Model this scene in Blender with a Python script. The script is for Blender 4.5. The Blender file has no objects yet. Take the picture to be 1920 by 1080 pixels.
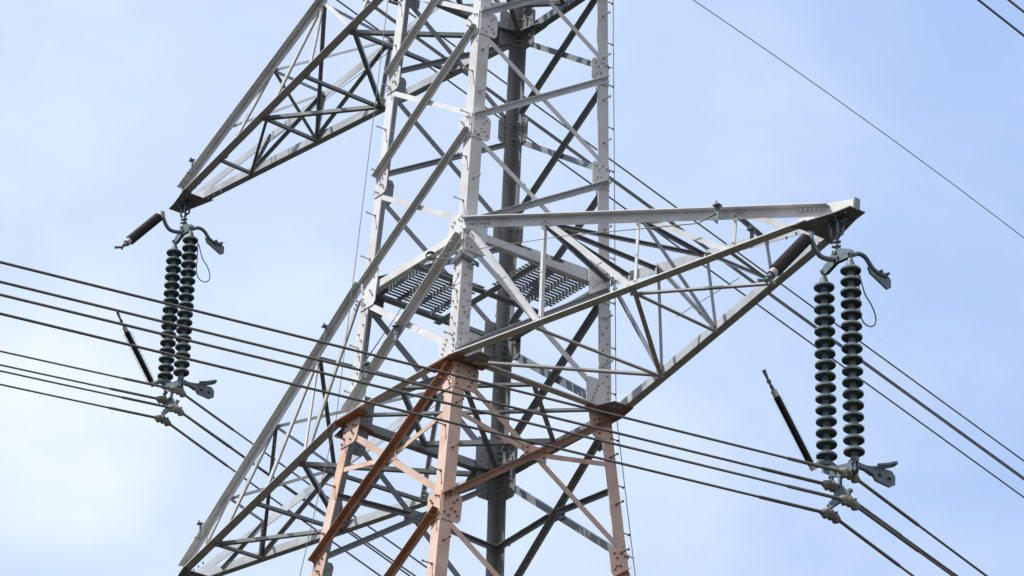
import bpy, math, random
from mathutils import Vector, Matrix
random.seed(7)
scene = bpy.context.scene
col = scene.collection
H0 = 25.356            # height of the lower crossarm above the ground

# ---------------------------------------------------------------- camera
cd = bpy.data.cameras.new('camera')
cam = bpy.data.objects.new('camera', cd)
col.objects.link(cam)
scene.camera = cam
cd.sensor_width = 36.0
cd.lens = 129.4
cd.clip_start = 0.5
cd.clip_end = 5000
R_ = Vector((0.58722262, 0.80796274, 0.0486396))
U_ = Vector((0.34786157, -0.30616994, 0.88614463))
D_ = Vector((-0.73086382, 0.50344432, 0.4608491))
cam.matrix_world = Matrix(((R_.x, U_.x, -D_.x, 41.4382), (R_.y, U_.y, -D_.y, -28.0542),
                           (R_.z, U_.z, -D_.z, -23.7556 + H0), (0, 0, 0, 1)))

# ---------------------------------------------------------------- sky, sun, exposure
SUN_EL, SUN_AZ = math.radians(55), math.atan2(-0.42, -1.0)     # azimuth measured from +Y towards +X
w = bpy.data.worlds.new('World'); scene.world = w; w.use_nodes = True
nt = w.node_tree; N = nt.nodes; LK = nt.links
N.clear()
out = N.new('ShaderNodeOutputWorld'); bg = N.new('ShaderNodeBackground')
sky = N.new('ShaderNodeTexSky'); sky.sky_type = 'NISHITA'; sky.sun_disc = False
sky.sun_elevation = SUN_EL; sky.sun_rotation = SUN_AZ
sky.altitude = 50; sky.air_density = 1.0; sky.dust_density = 0.6; sky.ozone_density = 1.5
tc = N.new('ShaderNodeTexCoord')
mp = N.new('ShaderNodeMapping'); mp.inputs['Scale'].default_value = (1.0, 1.0, 1.8)
mp.inputs['Location'].default_value = (0.35, 0.1, 0.0)
n1 = N.new('ShaderNodeTexNoise'); n1.inputs['Scale'].default_value = 11.0
n1.inputs['Detail'].default_value = 9; n1.inputs['Roughness'].default_value = 0.55; n1.inputs['Distortion'].default_value = 0.35
r1 = N.new('ShaderNodeMapRange'); r1.interpolation_type = 'SMOOTHERSTEP'
r1.inputs['From Min'].default_value = 0.30; r1.inputs['From Max'].default_value = 0.78
r1.inputs['To Min'].default_value = 0.0; r1.inputs['To Max'].default_value = 1.0
# a bank of thin high cloud lies west of the tower (towards -X -Y of the view)
dp = N.new('ShaderNodeVectorMath'); dp.operation = 'DOT_PRODUCT'
def view_dir(px, py): return (D_ + R_ * ((px - 960) / 6901.6) - U_ * ((py - 540) / 6901.6)).normalized()
bank = view_dir(330, 560)
dq = N.new('ShaderNodeVectorMath'); dq.operation = 'DOT_PRODUCT'; dq.inputs[1].default_value = view_dir(90, 790)
r3 = N.new('ShaderNodeMapRange'); r3.interpolation_type = 'SMOOTHSTEP'
r3.inputs['From Min'].default_value = 0.9990; r3.inputs['From Max'].default_value = 1.0
r3.inputs['To Min'].default_value = 0.0; r3.inputs['To Max'].default_value = 0.36
a2_ = N.new('ShaderNodeMath'); a2_.operation = 'ADD'
dp.inputs[1].default_value = bank
r2 = N.new('ShaderNodeMapRange'); r2.interpolation_type = 'SMOOTHSTEP'
r2.inputs['From Min'].default_value = 0.970; r2.inputs['From Max'].default_value = 1.0
r2.inputs['To Min'].default_value = 0.0; r2.inputs['To Max'].default_value = 0.45
ad = N.new('ShaderNodeMath'); ad.operation = 'MULTIPLY_ADD'; ad.inputs[1].default_value = 0.26
ad.use_clamp = True
mix = N.new('ShaderNodeMix'); mix.data_type = 'RGBA'
mix.inputs['B'].default_value = (6.35, 6.95, 7.6, 1)
haze = N.new('ShaderNodeMix'); haze.data_type = 'RGBA'; haze.inputs['Factor'].default_value = 0.86
haze.inputs['B'].default_value = (3.12, 4.40, 7.2, 1)
LK.new(tc.outputs['Generated'], mp.inputs['Vector']); LK.new(mp.outputs[0], n1.inputs['Vector'])
LK.new(n1.outputs['Fac'], r1.inputs['Value'])
LK.new(tc.outputs['Generated'], dp.inputs[0]); LK.new(dp.outputs['Value'], r2.inputs['Value'])
LK.new(r1.outputs[0], ad.inputs[0]); LK.new(r2.outputs[0], a2_.inputs[0]); LK.new(r3.outputs[0], a2_.inputs[1]); LK.new(a2_.outputs[0], ad.inputs[2])
LK.new(tc.outputs['Generated'], dq.inputs[0]); LK.new(dq.outputs['Value'], r3.inputs['Value'])
LK.new(ad.outputs[0], mix.inputs['Factor']); LK.new(sky.outputs[0], haze.inputs['A']); LK.new(haze.outputs['Result'], mix.inputs['A'])
# added bright patch of unseen sky behind the viewer, lifts the shaded faces
gl = N.new('ShaderNodeVectorMath'); gl.operation = 'DOT_PRODUCT'; gl.inputs[1].default_value = Vector((0.75, -0.55, 0.36)).normalized()
gr_ = N.new('ShaderNodeMapRange'); gr_.interpolation_type = 'SMOOTHSTEP'
gr_.inputs['From Min'].default_value = 0.0; gr_.inputs['From Max'].default_value = 0.85; gr_.inputs['To Max'].default_value = 0.8
mx2 = N.new('ShaderNodeMix'); mx2.data_type = 'RGBA'; mx2.inputs['B'].default_value = (7.9, 7.5, 7.4, 1)
LK.new(tc.outputs['Generated'], gl.inputs[0]); LK.new(gl.outputs['Value'], gr_.inputs['Value']); LK.new(gr_.outputs[0], mx2.inputs['Factor'])
LK.new(mix.outputs['Result'], mx2.inputs['A']); LK.new(mx2.outputs['Result'], bg.inputs['Color']); LK.new(bg.outputs[0], out.inputs['Surface'])
bg.inputs['Strength'].default_value = 0.084

sl = bpy.data.lights.new('sun', 'SUN'); sun = bpy.data.objects.new('sun', sl); col.objects.link(sun)
sl.energy = 3.5; sl.angle = math.radians(0.53); sl.color = (1.0, 0.975, 0.945)
sdir = Vector((math.sin(SUN_AZ) * math.cos(SUN_EL), math.cos(SUN_AZ) * math.cos(SUN_EL), math.sin(SUN_EL)))
sun.rotation_euler = sdir.to_track_quat('Z', 'Y').to_euler()
sun.location = sdir * 100

scene.view_settings.view_transform = 'Standard'; scene.view_settings.look = 'None'
scene.view_settings.exposure = 0.75; scene.view_settings.gamma = 1.0
scene.view_settings.use_curve_mapping = False
scene.cycles.max_bounces = 6

# ---------------------------------------------------------------- materials
def mat(name, base, rough=0.5, metal=0.0, var=0.12, scale=6.0, dirt=None, dirt_amt=0.0, bump=0.0, spec=0.5, fine=60.0, blotch=0.0):
    m = bpy.data.materials.new(name); m.use_nodes = True
    t = m.node_tree; n = t.nodes; l = t.links
    b = n['Principled BSDF']
    b.inputs['Roughness'].default_value = rough; b.inputs['Metallic'].default_value = metal
    b.inputs['Specular IOR Level'].default_value = spec
    g = n.new('ShaderNodeNewGeometry')
    a = n.new('ShaderNodeTexNoise'); a.inputs['Scale'].default_value = scale; a.inputs['Detail'].default_value = 5
    f = n.new('ShaderNodeTexNoise'); f.inputs['Scale'].default_value = fine; f.inputs['Detail'].default_value = 3
    l.new(g.outputs['Position'], a.inputs['Vector']); l.new(g.outputs['Position'], f.inputs['Vector'])
    ma = n.new('ShaderNodeMapRange'); ma.inputs['From Min'].default_value = 0.25; ma.inputs['From Max'].default_value = 0.75
    ma.inputs['To Min'].default_value = 1 - var; ma.inputs['To Max'].default_value = 1 + var
    l.new(a.outputs['Fac'], ma.inputs['Value'])
    mf = n.new('ShaderNodeMapRange'); mf.inputs['From Min'].default_value = 0.3; mf.inputs['From Max'].default_value = 0.7
    mf.inputs['To Min'].default_value = 1 - var * 0.5; mf.inputs['To Max'].default_value = 1 + var * 0.5
    l.new(f.outputs['Fac'], mf.inputs['Value'])
    mu = n.new('ShaderNodeMath'); mu.operation = 'MULTIPLY'
    l.new(ma.outputs[0], mu.inputs[0]); l.new(mf.outputs[0], mu.inputs[1])
    oi = n.new('ShaderNodeObjectInfo'); ro = n.new('ShaderNodeMapRange')
    ro.inputs['To Min'].default_value = 0.86; ro.inputs['To Max'].default_value = 1.12
    l.new(oi.outputs['Random'], ro.inputs['Value'])
    m2 = n.new('ShaderNodeMath'); m2.operation = 'MULTIPLY'; l.new(mu.outputs[0], m2.inputs[0]); l.new(ro.outputs[0], m2.inputs[1]); mu = m2
    vm = n.new('ShaderNodeVectorMath'); vm.operation = 'SCALE'; vm.inputs[0].default_value = base
    l.new(mu.outputs[0], vm.inputs['Scale'])
    src = vm.outputs[0]
    if dirt:
        d = n.new('ShaderNodeTexNoise'); d.inputs['Scale'].default_value = scale * 0.45; d.inputs['Detail'].default_value = 7
        d.inputs['Roughness'].default_value = 0.7
        l.new(g.outputs['Position'], d.inputs['Vector'])
        dr = n.new('ShaderNodeMapRange'); dr.inputs['From Min'].default_value = 0.48; dr.inputs['From Max'].default_value = 0.72
        dr.inputs['To Max'].default_value = dirt_amt
        l.new(d.outputs['Fac'], dr.inputs['Value'])
        mx = n.new('ShaderNodeMix'); mx.data_type = 'RGBA'; mx.inputs['B'].default_value = (*dirt, 1)
        l.new(dr.outputs[0], mx.inputs['Factor']); l.new(src, mx.inputs['A']); src = mx.outputs['Result']
    l.new(src, b.inputs['Base Color'])
    rr = n.new('ShaderNodeMapRange'); rr.inputs['To Min'].default_value = max(0.05, rough - 0.1); rr.inputs['To Max'].default_value = min(1, rough + 0.12)
    l.new(a.outputs['Fac'], rr.inputs['Value']); l.new(rr.outputs[0], b.inputs['Roughness'])
    if bump:
        bp = n.new('ShaderNodeBump'); bp.inputs['Strength'].default_value = bump; bp.inputs['Distance'].default_value = 0.004
        l.new(f.outputs['Fac'], bp.inputs['Height']); l.new(bp.outputs[0], b.inputs['Normal'])
    return m
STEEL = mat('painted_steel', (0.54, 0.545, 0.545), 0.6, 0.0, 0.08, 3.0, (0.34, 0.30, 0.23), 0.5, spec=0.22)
ZINC = mat('galvanised_steel', (0.22, 0.235, 0.24), 0.42, 0.35, 0.16, 5.0, (0.22, 0.20, 0.17), 0.35)  # bare galvanised steel; doubles as painted-in shade on left arms' bottom braces
MIDST = mat('shade_toned_steel', (0.40, 0.42, 0.43), 0.45, 0.2, 0.12, 4.0, (0.24, 0.22, 0.18), 0.4)  # steel darkened to put shade into the rear crossarm chords
PAINT = mat('faded_orange_paint', (0.54, 0.395, 0.315), 0.62, 0.0, 0.10, 4.0, (0.42, 0.215, 0.13), 0.85)
PAINTS = mat('orange_paint', (0.34, 0.150, 0.08), 0.62, 0.0, 0.14, 4.0, (0.46, 0.30, 0.22), 0.7)
BOLT = mat('bolt_steel', (0.40, 0.385, 0.36), 0.45, 0.3, 0.2, 20.0)
BOLTR = mat('rusty_painted_bolt', (0.22, 0.09, 0.055), 0.6, 0.1, 0.2, 20.0)
HARD = mat('cast_hardware_steel', (0.135, 0.17, 0.185), 0.5, 0.3, 0.22, 12.0, (0.07, 0.06, 0.05), 0.5)
PORC = mat('grey_green_porcelain', (0.125, 0.165, 0.16), 0.28, 0.0, 0.10, 9.0, (0.12, 0.12, 0.10), 0.35)
CAP = mat('insulator_cap_iron', (0.12, 0.155, 0.18), 0.5, 0.2, 0.15, 15.0)
BROWN = mat('brown_polymer', (0.038, 0.031, 0.028), 0.5, 0.0, 0.2, 15.0)
FERR = mat('pale_end_fitting', (0.42, 0.41, 0.39), 0.45, 0.2, 0.15, 15.0)
WIRE = mat('weathered_aluminium_wire', (0.16, 0.15, 0.135), 0.6, 0.2, 0.12, 2.0, (0.06, 0.055, 0.05), 0.4)
CLAMP = mat('pale_cast_clamp', (0.23, 0.22, 0.18), 0.55, 0.1, 0.25, 25.0, (0.16, 0.14, 0.11), 0.7)
CABLE = mat('thin_steel_cable', (0.16, 0.15, 0.14), 0.5, 0.4, 0.15, 5.0)
GRASSM = mat('dry_grass_ground', (0.017, 0.017, 0.008), 0.9, 0.0, 0.3, 0.15, (0.024, 0.02, 0.011), 0.7, 0.3, spec=0.2)

# ---------------------------------------------------------------- mesh helpers
class MB:
    def __init__(s): s.v = []; s.f = []; s.m = []; s.sm = []
    def add(s, vs, fs, mi=0, smooth=False):
        o = len(s.v); s.v += [tuple(x) for x in vs]
        for f in fs: s.f.append(tuple(i + o for i in f)); s.m.append(mi); s.sm.append(smooth)
    def build(s, name, mats, parent=None):
        me = bpy.data.meshes.new(name); me.from_pydata(s.v, [], s.f)
        for m in (mats if isinstance(mats, (list, tuple)) else [mats]): me.materials.append(m)
        me.polygons.foreach_set('material_index', s.m); me.polygons.foreach_set('use_smooth', s.sm)
        me.update()
        o = bpy.data.objects.new(name, me); col.objects.link(o)
        if parent is not None: o.parent = parent
        return o
def V(*a): return Vector(a)
def extrude(mb, poly, A, B, mi=0, mis=None, smooth=False):
    """poly: list of offset vectors (section) swept from A to B"""
    n = len(poly)
    vs = [A + q for q in poly] + [B + q for q in poly]
    d = B - A
    nrm = Vector((0, 0, 0))
    for i in range(n): nrm += poly[i].cross(poly[(i + 1) % n])
    flip = nrm.dot(d) < 0
    for i in range(n):
        j = (i + 1) % n
        f = (i, j, n + j, n + i)
        if flip: f = f[::-1]
        mb.add([vs[k] for k in f], [(0, 1, 2, 3)], mis[i] if mis else mi, smooth)
    c0 = tuple(range(n))[::-1] if not flip else tuple(range(n))
    mb.add(vs[:n], [c0], mi); mb.add(vs[n:], [c0[::-1]], mi)
def angle(mb, A, B, u, v, wu, wv, t, mi=0, mis=None):
    """L section: corner on A-B, one flange along u, the other along v"""
    d = (B - A).normalized()
    u = (u - d * u.dot(d)).normalized()
    v = (v - d * v.dot(d)); v = (v - u * v.dot(u)).normalized()
    O = Vector((0, 0, 0))
    c = 0.25 * t
    extrude(mb, [O, u * wu, u * wu + v * t, u * t + v * t, v * wv + u * t, v * wv], A, B, mi, mis)
def plate(mb, pts, n, t, mi=0):
    pts = [Vector(q) for q in pts]; n = n.normalized()
    extrude(mb, [q - pts[0] for q in pts], pts[0], pts[0] + n * t, mi)
def frame(d):
    d = d.normalized(); a = Vector((0, 0, 1)) if abs(d.z) < 0.9 else Vector((1, 0, 0))
    x = d.cross(a).normalized(); return x, d.cross(x).normalized()
def rod(mb, A, B, r, n=8, mi=0, r2=None, smooth=True, cap=True):
    x, y = frame(B - A); r2 = r if r2 is None else r2
    vs = []
    for P, q in ((A, r), (B, r2)):
        for i in range(n):
            a = 2 * math.pi * i / n; vs.append(P + x * math.cos(a) * q + y * math.sin(a) * q)
    mb.add(vs, [(i, n + i, n + (i + 1) % n, (i + 1) % n)[::-1] for i in range(n)], mi, smooth)
    if cap:
        mb.add(vs[:n], [tuple(range(n))], mi); mb.add(vs[n:], [tuple(range(n))[::-1]], mi)
def tube(mb, pts, r, n=8, mi=0):
    pts = [Vector(q) for q in pts]; rings = []; px = None
    for i, P in enumerate(pts):
        d = (pts[min(i + 1, len(pts) - 1)] - pts[max(i - 1, 0)]).normalized()
        if px is None: x, y = frame(d)
        else:
            x = (px - d * px.dot(d)).normalized(); y = d.cross(x)
        px = x; rr = r[i] if isinstance(r, (list, tuple)) else r
        rings.append([P + x * math.cos(2 * math.pi * k / n) * rr + y * math.sin(2 * math.pi * k / n) * rr for k in range(n)])
    vs = [v for q in rings for v in q]; fs = []
    for i in range(len(pts) - 1):
        for k in range(n):
            a = i * n + k; b = i * n + (k + 1) % n; fs.append((a, b, b + n, a + n))
    mb.add(vs, fs, mi, True)
    mb.add(rings[0], [tuple(range(n))[::-1]], mi); mb.add(rings[-1], [tuple(range(n))], mi)
def spline(pts, k=5):
    pts = [Vector(q) for q in pts]; P = [pts[0] * 2 - pts[1]] + pts + [pts[-1] * 2 - pts[-2]]; o = []
    for i in range(1, len(P) - 2):
        a, b, c, d = P[i - 1], P[i], P[i + 1], P[i + 2]
        for j in range(k):
            t = j / k
            o.append(0.5 * (2 * b + (c - a) * t + (2 * a - 5 * b + 4 * c - d) * t * t + (3 * b - a - 3 * c + d) * t ** 3))
    return o + [pts[-1]]
def lathe(mb, A, d, prof, n=24, mi=0, mis=None):
    """prof: (distance along d, radius)"""
    d = d.normalized(); x, y = frame(d); vs = []
    for h, r in prof:
        for k in range(n):
            a = 2 * math.pi * k / n; vs.append(A + d * h + (x * math.cos(a) + y * math.sin(a)) * max(r, 1e-4))
    for i in range(len(prof) - 1):
        fs = []
        for k in range(n):
            a = i * n + k; b = i * n + (k + 1) % n; fs.append((a, a + n, b + n, b))
        mb.add(vs[i * n:(i + 2) * n], [tuple(q - i * n for q in f) for f in fs], mis[i] if mis else mi, True)
def bolt(mb, P, n, mi=1, s=0.0175, h=0.024):
    """hexagon nut on a plate with the bolt end standing out of it"""
    n = n.normalized()
    rod(mb, P, P + n * h * 0.55, s, 6, mi, smooth=False)
    rod(mb, P + n * h * 0.55, P + n * h * 1.5, s * 0.5, 6, mi, smooth=False)
def box(mb, c, ax, ay, az, mi=0):
    """box round c with half-axes ax, ay, az"""
    extrude(mb, [-ax - ay, ax - ay, ax + ay, -ax + ay], c - az, c + az, mi)
def empty(name, loc):
    o = bpy.data.objects.new(name, None); o.location = loc; col.objects.link(o); o.empty_display_size = 0.3; return o
def tag(o, label=None, cat=None, group=None, kind=None):
    if label: o['label'] = label
    if cat: o['category'] = cat
    if group: o['group'] = group
    if kind: o['kind'] = kind
    return o

# ---------------------------------------------------------------- ground
g = MB()
NG = 40; SZ = 2600.0
def gz(x, y):
    r = math.hypot(x, y)
    return (0.0 if r < 60 else min(1, (r - 60) / 400) * (9 * math.sin(x * 0.006 + 1) * math.cos(y * 0.005) - 4))
vs = [(-SZ + 2 * SZ * i / NG, -SZ + 2 * SZ * j / NG) for j in range(NG + 1) for i in range(NG + 1)]
g.add([(x, y, gz(x, y)) for x, y in vs], [(j * (NG + 1) + i, j * (NG + 1) + i + 1, (j + 1) * (NG + 1) + i + 1, (j + 1) * (NG + 1) + i) for j in range(NG) for i in range(NG)], 0, True)
tag(g.build('ground', GRASSM), kind='structure')

# ---------------------------------------------------------------- the tower
ZT, Z2, Z3, Z4, ZB = 2.186, 4.061, 5.930, 7.763, -2.464
Z5 = 9.70; Z6 = 11.7
A1, A2 = 8.675, 10.07
def hw(z):
    return 1.42 - 0.02997 * z if z >= 0 else 1.42 - 0.1007 * z
SG = {'F': (1, -1), 'R': (1, 1), 'L': (-1, -1), 'B': (-1, 1)}
def cor(k, z):
    s = SG[k]; return V(s[0] * hw(z), s[1] * hw(z), z + H0)
FACES = {'FR': ('F', 'R', V(1, 0, 0)), 'LF': ('L', 'F', V(0, -1, 0)), 'RB': ('R', 'B', V(0, 1, 0)), 'BL': ('B', 'L', V(-1, 0, 0))}
NEAR = ('FR', 'LF')

tower = empty('transmission_tower', (0, 0, 0))
tag(tower, 'large grey steel lattice pylon with faded orange legs below its lower crossarm', 'transmission tower')
LEG_W, LEG_T = 0.205, 0.018
UP = V(0, 0, 1)

# legs: painted orange outside below the lower crossarm
for k, s in SG.items():
    m = MB(); u = V(-s[0], 0, 0); v = V(0, -s[1], 0)
    for z0, z1 in ((-H0, 0.0), (0.0, 13.6)):
        A = cor(k, z0); B = cor(k, z1)
        d = (B - A).normalized(); 
        low = z1 <= 0
        # section order of faces: outer u face, u edge, inner u, inner v, v edge, outer v face
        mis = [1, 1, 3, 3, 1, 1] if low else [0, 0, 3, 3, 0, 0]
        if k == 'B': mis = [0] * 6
        angle(m, A, B, u, v, LEG_W, LEG_W, LEG_T, 0, mis)
    # splice covers with their bolts
    for (za, zb) in ((0.25, 1.75),) if k != 'B' else ((0.55, 1.5), (-0.4, 0.45)):
        A = cor(k, za); B = cor(k, zb); d = (B - A).normalized()
        off = V(s[0], 0, 0) * 0.012 + V(0, s[1], 0) * 0.012
        if k != 'B':
            angle(m, A + off, B + off, u, v, LEG_W + 0.008, LEG_W + 0.008, 0.010, 0)
            sgn = 1
        nb = int((zb - za) / 0.145)
        for i in range(nb):
            for (fu, nn) in ((u, V(0, s[1], 0)), (v, V(s[0], 0, 0))):
                for dd in (0.06, 0.15):
                    if (i + (dd > 0.1)) % 2: continue
                    P = cor(k, za + 0.08 + i * (zb - za - 0.12) / nb) + fu * dd
                    if k == 'B' or (k == 'L' and nn.x) or (k == 'R' and nn.y): pass
                    if k == 'B': bolt(m, P - nn * LEG_T, -nn, 2)
                    else: bolt(m, P + nn * 0.0125, nn, 2)
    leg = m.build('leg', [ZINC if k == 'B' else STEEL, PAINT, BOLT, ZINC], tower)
    # step bolts up the leg, one flange and then the other
    z = -4.2; i = 0
    while z < 9.6:
        sb = MB()
        if i % 2: n_, fl = V(s[0], 0, 0), v
        else: n_, fl = V(0, s[1], 0), u
        P = cor(k, z) + fl * 0.09
        if k == 'B': n_ = n_
        rod(sb, P - n_ * 0.03, P + n_ * 0.165, 0.010, 6)
        rod(sb, P + n_ * 0.155, P + n_ * 0.175, 0.019, 8)
        rod(sb, P + n_ * 0.001, P + n_ * 0.02, 0.02, 6)
        if abs(n_.x) < 0.5 or k in 'FRB': sb.build('step_bolt', (BOLTR if z < -0.1 and k != 'B' else BOLT), leg)
        z += 0.385 if k != 'B' else 0.77; i += 1

def face_dirs(fk, z0, z1):
    a, b, n = FACES[fk]; return a, b, n
def brace(fk, P, Q, outer, w, name='brace', matl=None, parent=None, wo=None, t=0.010, off=0.0):
    """angle lying on a tower face; its standing flange runs along its upper edge"""
    n = FACES[fk][2]
    d = (Q - P).normalized()
    p = d.cross(n).normalized()
    if p.z > 0: p = -p
    if abs(p.z) < 0.05: p = V(0, 0, -1)
    wo = wo or w
    m = MB()
    if outer:
        o = n * (0.020 + off); angle(m, P + o - p * w * 0.5, Q + o - p * w * 0.5, p, n, w, wo, t)
    else:
        o = n * (-0.004 - off); angle(m, P + o - p * w * 0.5, Q + o - p * w * 0.5, p, -n, w, wo, t)
    return m.build(name, matl or STEEL, parent or tower)
def trim(P, Q, a, b):
    d = (Q - P).normalized(); return P + d * a, Q - d * b

# X bracing of the body, outward angle rising to the right seen from outside
PANELS = [(0.0, ZT), (ZT, Z2), (Z2, Z3), (Z3, Z4), (Z4, Z5), (Z5, Z6), (ZB, 0.0), (-5.4, ZB)]
for (za, zb) in PANELS:
    for fk, (a, b, n) in FACES.items():
        big = za < ZT
        w1, w2 = (0.118, 0.095) if big else (0.092, 0.080)
        if za < 0: w1, w2 = 0.10, 0.088
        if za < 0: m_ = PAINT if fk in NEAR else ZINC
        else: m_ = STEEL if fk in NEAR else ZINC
        g_ = 0.10
        P, Q = cor(a, za + g_), cor(b, zb - g_)
        P, Q = trim(P, Q, 0.02, 0.02)
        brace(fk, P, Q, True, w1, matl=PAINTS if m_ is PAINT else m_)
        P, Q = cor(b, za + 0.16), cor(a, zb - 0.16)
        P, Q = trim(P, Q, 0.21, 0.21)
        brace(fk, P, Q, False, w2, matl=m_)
# lower body to the ground, below the picture
lb = MB()
zs = [-5.4, -9.2, -14.2, -H0 + 0.3]
for za, zb in zip(zs[1:], zs[:-1]):
    for fk, (a, b, n) in FACES.items():
        for P, Q, o in ((cor(a, za), cor(b, zb), 0.02), (cor(b, za), cor(a, zb), -0.03)):
            d = (Q - P).normalized(); p = d.cross(n)
            if p.z > 0: p = -p
            angle(lb, P + n * o, Q + n * o, p, n * (1 if o > 0 else -1), 0.16, 0.12, 0.012)
        P, Q = cor(a, zb), cor(b, zb); angle(lb, P - n * 0.06, Q - n * 0.06, -UP, -n, 0.12, 0.12, 0.012)
lb.build('lower_bracing', PAINT, tower)
ft = MB()
for k in SG:
    c = cor(k, -H0); box(ft, c + V(0, 0, 0.2), V(0.55, 0, 0), V(0, 0.55, 0), V(0, 0, 0.35))
ft.build('footing', mat('concrete', (0.4, 0.39, 0.36), 0.85, 0, 0.1), tower)['kind'] = 'stuff'

# redundant bars to the middle of the lowest X panel
for fk, (a, b, n) in FACES.items():
    zc = -1.42
    # crossing of the two diagonals
    ha, hb = hw(ZB), hw(0); zc = ZB + (0 - ZB) * ha / (ha + hb)
    C0 = (cor(a, zc) + cor(b, zc)) * 0.5
    mt = PAINT if fk in NEAR else ZINC
    for k in (a, b):
        P = cor(k, zc + (0.30 if fk in NEAR else -0.1)); Q = C0 + (P - C0).normalized() * 0.12
        P2 = P + (Q - P).normalized() * 0.04
        brace(fk, P2, Q, False, 0.075, matl=mt, off=0.012 if fk in NEAR else 0.012)
    # small plate on the crossing
    m = MB(); tx = (cor(b, zc) - cor(a, zc)).normalized()
    plate(m, [C0 - tx * 0.2 + UP * 0.12 + n * 0.002, C0 + tx * 0.2 + UP * 0.12 + n * 0.002, C0 + tx * 0.2 - UP * 0.1 + n * 0.002, C0 - tx * 0.2 - UP * 0.1 + n * 0.002], n, 0.012)
    for dx, dz in ((-.15, .06), (-.15, -.02), (.15, .06), (.15, -.02), (0, .02)):
        bolt(m, C0 + tx * dx + UP * dz + n * 0.014, n, 1); bolt(m, C0 + tx * dx + UP * dz + n * 0.001, -n, 1)
    m.build('gusset_plate', [mt, BOLTR if fk in NEAR else BOLT], tower)

# horizontal beams
def beam(fk, z, w, wz, mt, flat_out=True, t0=0.0, zoff=0.0):
    a, b, n = FACES[fk]
    P, Q = cor(a, z), cor(b, z); P, Q = trim(P, Q, t0, t0)
    m = MB(); o = n * 0.034 + UP * zoff
    if flat_out: angle(m, P + o, Q + o, UP, n, wz, w, 0.012)
    else:
        o = n * -0.03 + UP * zoff; angle(m, P + o, Q + o, UP, -n, wz, w, 0.012)
    return m.build('horizontal_beam', mt, tower)
for fk in FACES:
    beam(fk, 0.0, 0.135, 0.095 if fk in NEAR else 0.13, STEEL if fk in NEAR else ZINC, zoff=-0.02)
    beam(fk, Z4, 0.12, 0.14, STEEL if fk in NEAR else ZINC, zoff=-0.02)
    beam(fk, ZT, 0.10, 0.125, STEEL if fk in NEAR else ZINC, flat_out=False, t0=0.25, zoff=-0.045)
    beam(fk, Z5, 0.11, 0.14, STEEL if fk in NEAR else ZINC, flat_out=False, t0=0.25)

# bars in plan inside the body
def plan_bar(P, Q, w, z, name='plan_bar', mt=ZINC, dn=True):
    m = MB(); d = (Q - P).normalized(); sd = d.cross(UP).normalized()
    angle(m, P - sd * w * 0.5, Q - sd * w * 0.5, sd, UP if dn else -UP, w, w, 0.010)
    return m.build(name, mt, tower)
def mid(a, b, z): return (cor(a, z) + cor(b, z)) * 0.5
for z in (0.02, Z4 + 0.02):
    q = {('L', 'F'): None}
    lf, fr, rb, bl = mid('L', 'F', z), mid('F', 'R', z), mid('R', 'B', z), mid('B', 'L', z)
    for i, (P, Q) in enumerate(((lf, fr), (fr, rb), (rb, bl), (bl, lf))):
        plan_bar(P + UP * 0.012 * (i % 2), Q + UP * 0.012 * (i % 2), 0.075, z)
    P, Q = cor('F', z) - UP * 0.06, cor('B', z) - UP * 0.06; P, Q = trim(P, Q, 0.2, 0.2); plan_bar(P, Q, 0.085, z)
    P, Q = cor('L', z) + UP * 0.05, cor('R', z) + UP * 0.05; P, Q = trim(P, Q, 0.2, 0.2); plan_bar(P, Q, 0.07, z)
# platform beams
zp = ZT - 0.03
lf, fr, rb, bl = [mid(*q, zp) for q in (('L', 'F'), ('F', 'R'), ('R', 'B'), ('B', 'L'))]
cc = V(0, 0, zp + H0)
for P, Q in ((lf, rb), (bl, fr)):
    P, Q = trim(P, Q, 0.05, 0.05)
    o = UP * (0.0 if P is None else 0) 
    m = MB(); d = (Q - P).normalized(); sd = d.cross(UP)
    zz = -0.075 if abs(d.x) > 0.5 else -0.045
    angle(m, P + UP * zz - sd * 0.06, Q + UP * zz - sd * 0.06, sd, UP, 0.12, 0.10, 0.010)
    m.build('platform_beam', ZINC, tower)

# walking grates: steel slats on cross bars with upstanding studs
def grate(x0, x1, y0, y1, nbar, phase):
    """slats run along y; cross bars run along x"""
    z = zp + H0 + 0.10
    root = MB()
    ns = 14
    bars = [y0 + (y1 - y0) * (i + 0.5) / nbar for i in range(nbar)]
    for yb in bars:
        angle(root, V(x0, yb - 0.03, z - 0.006), V(x1, yb - 0.03, z - 0.006), V(0, 1, 0), -UP, 0.06, 0.085, 0.008)
        for i in range(ns + 1):
            bolt(root, V(x0 + 0.05 + (x1 - x0 - 0.1) * (i + 0.5) / (ns + 1), yb, z - 0.014), -UP, 0, 0.009, 0.016)
    gr = root.build('platform_grate', ZINC, tower)
    for i in range(ns):
        sm = MB(); x = x0 + (x1 - x0) * (i + 0.5) / ns
        box(sm, V(x, (y0 + y1) / 2, z + 0.006), V(0.024, 0, 0), V(0, (y1 - y0) / 2, 0), V(0, 0, 0.005))
        sm.build('slat', ZINC, gr)
h = hw(ZT) - 0.10
grate(-h - 0.02, -0.06, -h + 0.02, 0.04, 4, 0)
grate(0.06, h - 0.02, 0.06, h - 0.06, 4, 0)

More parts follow.
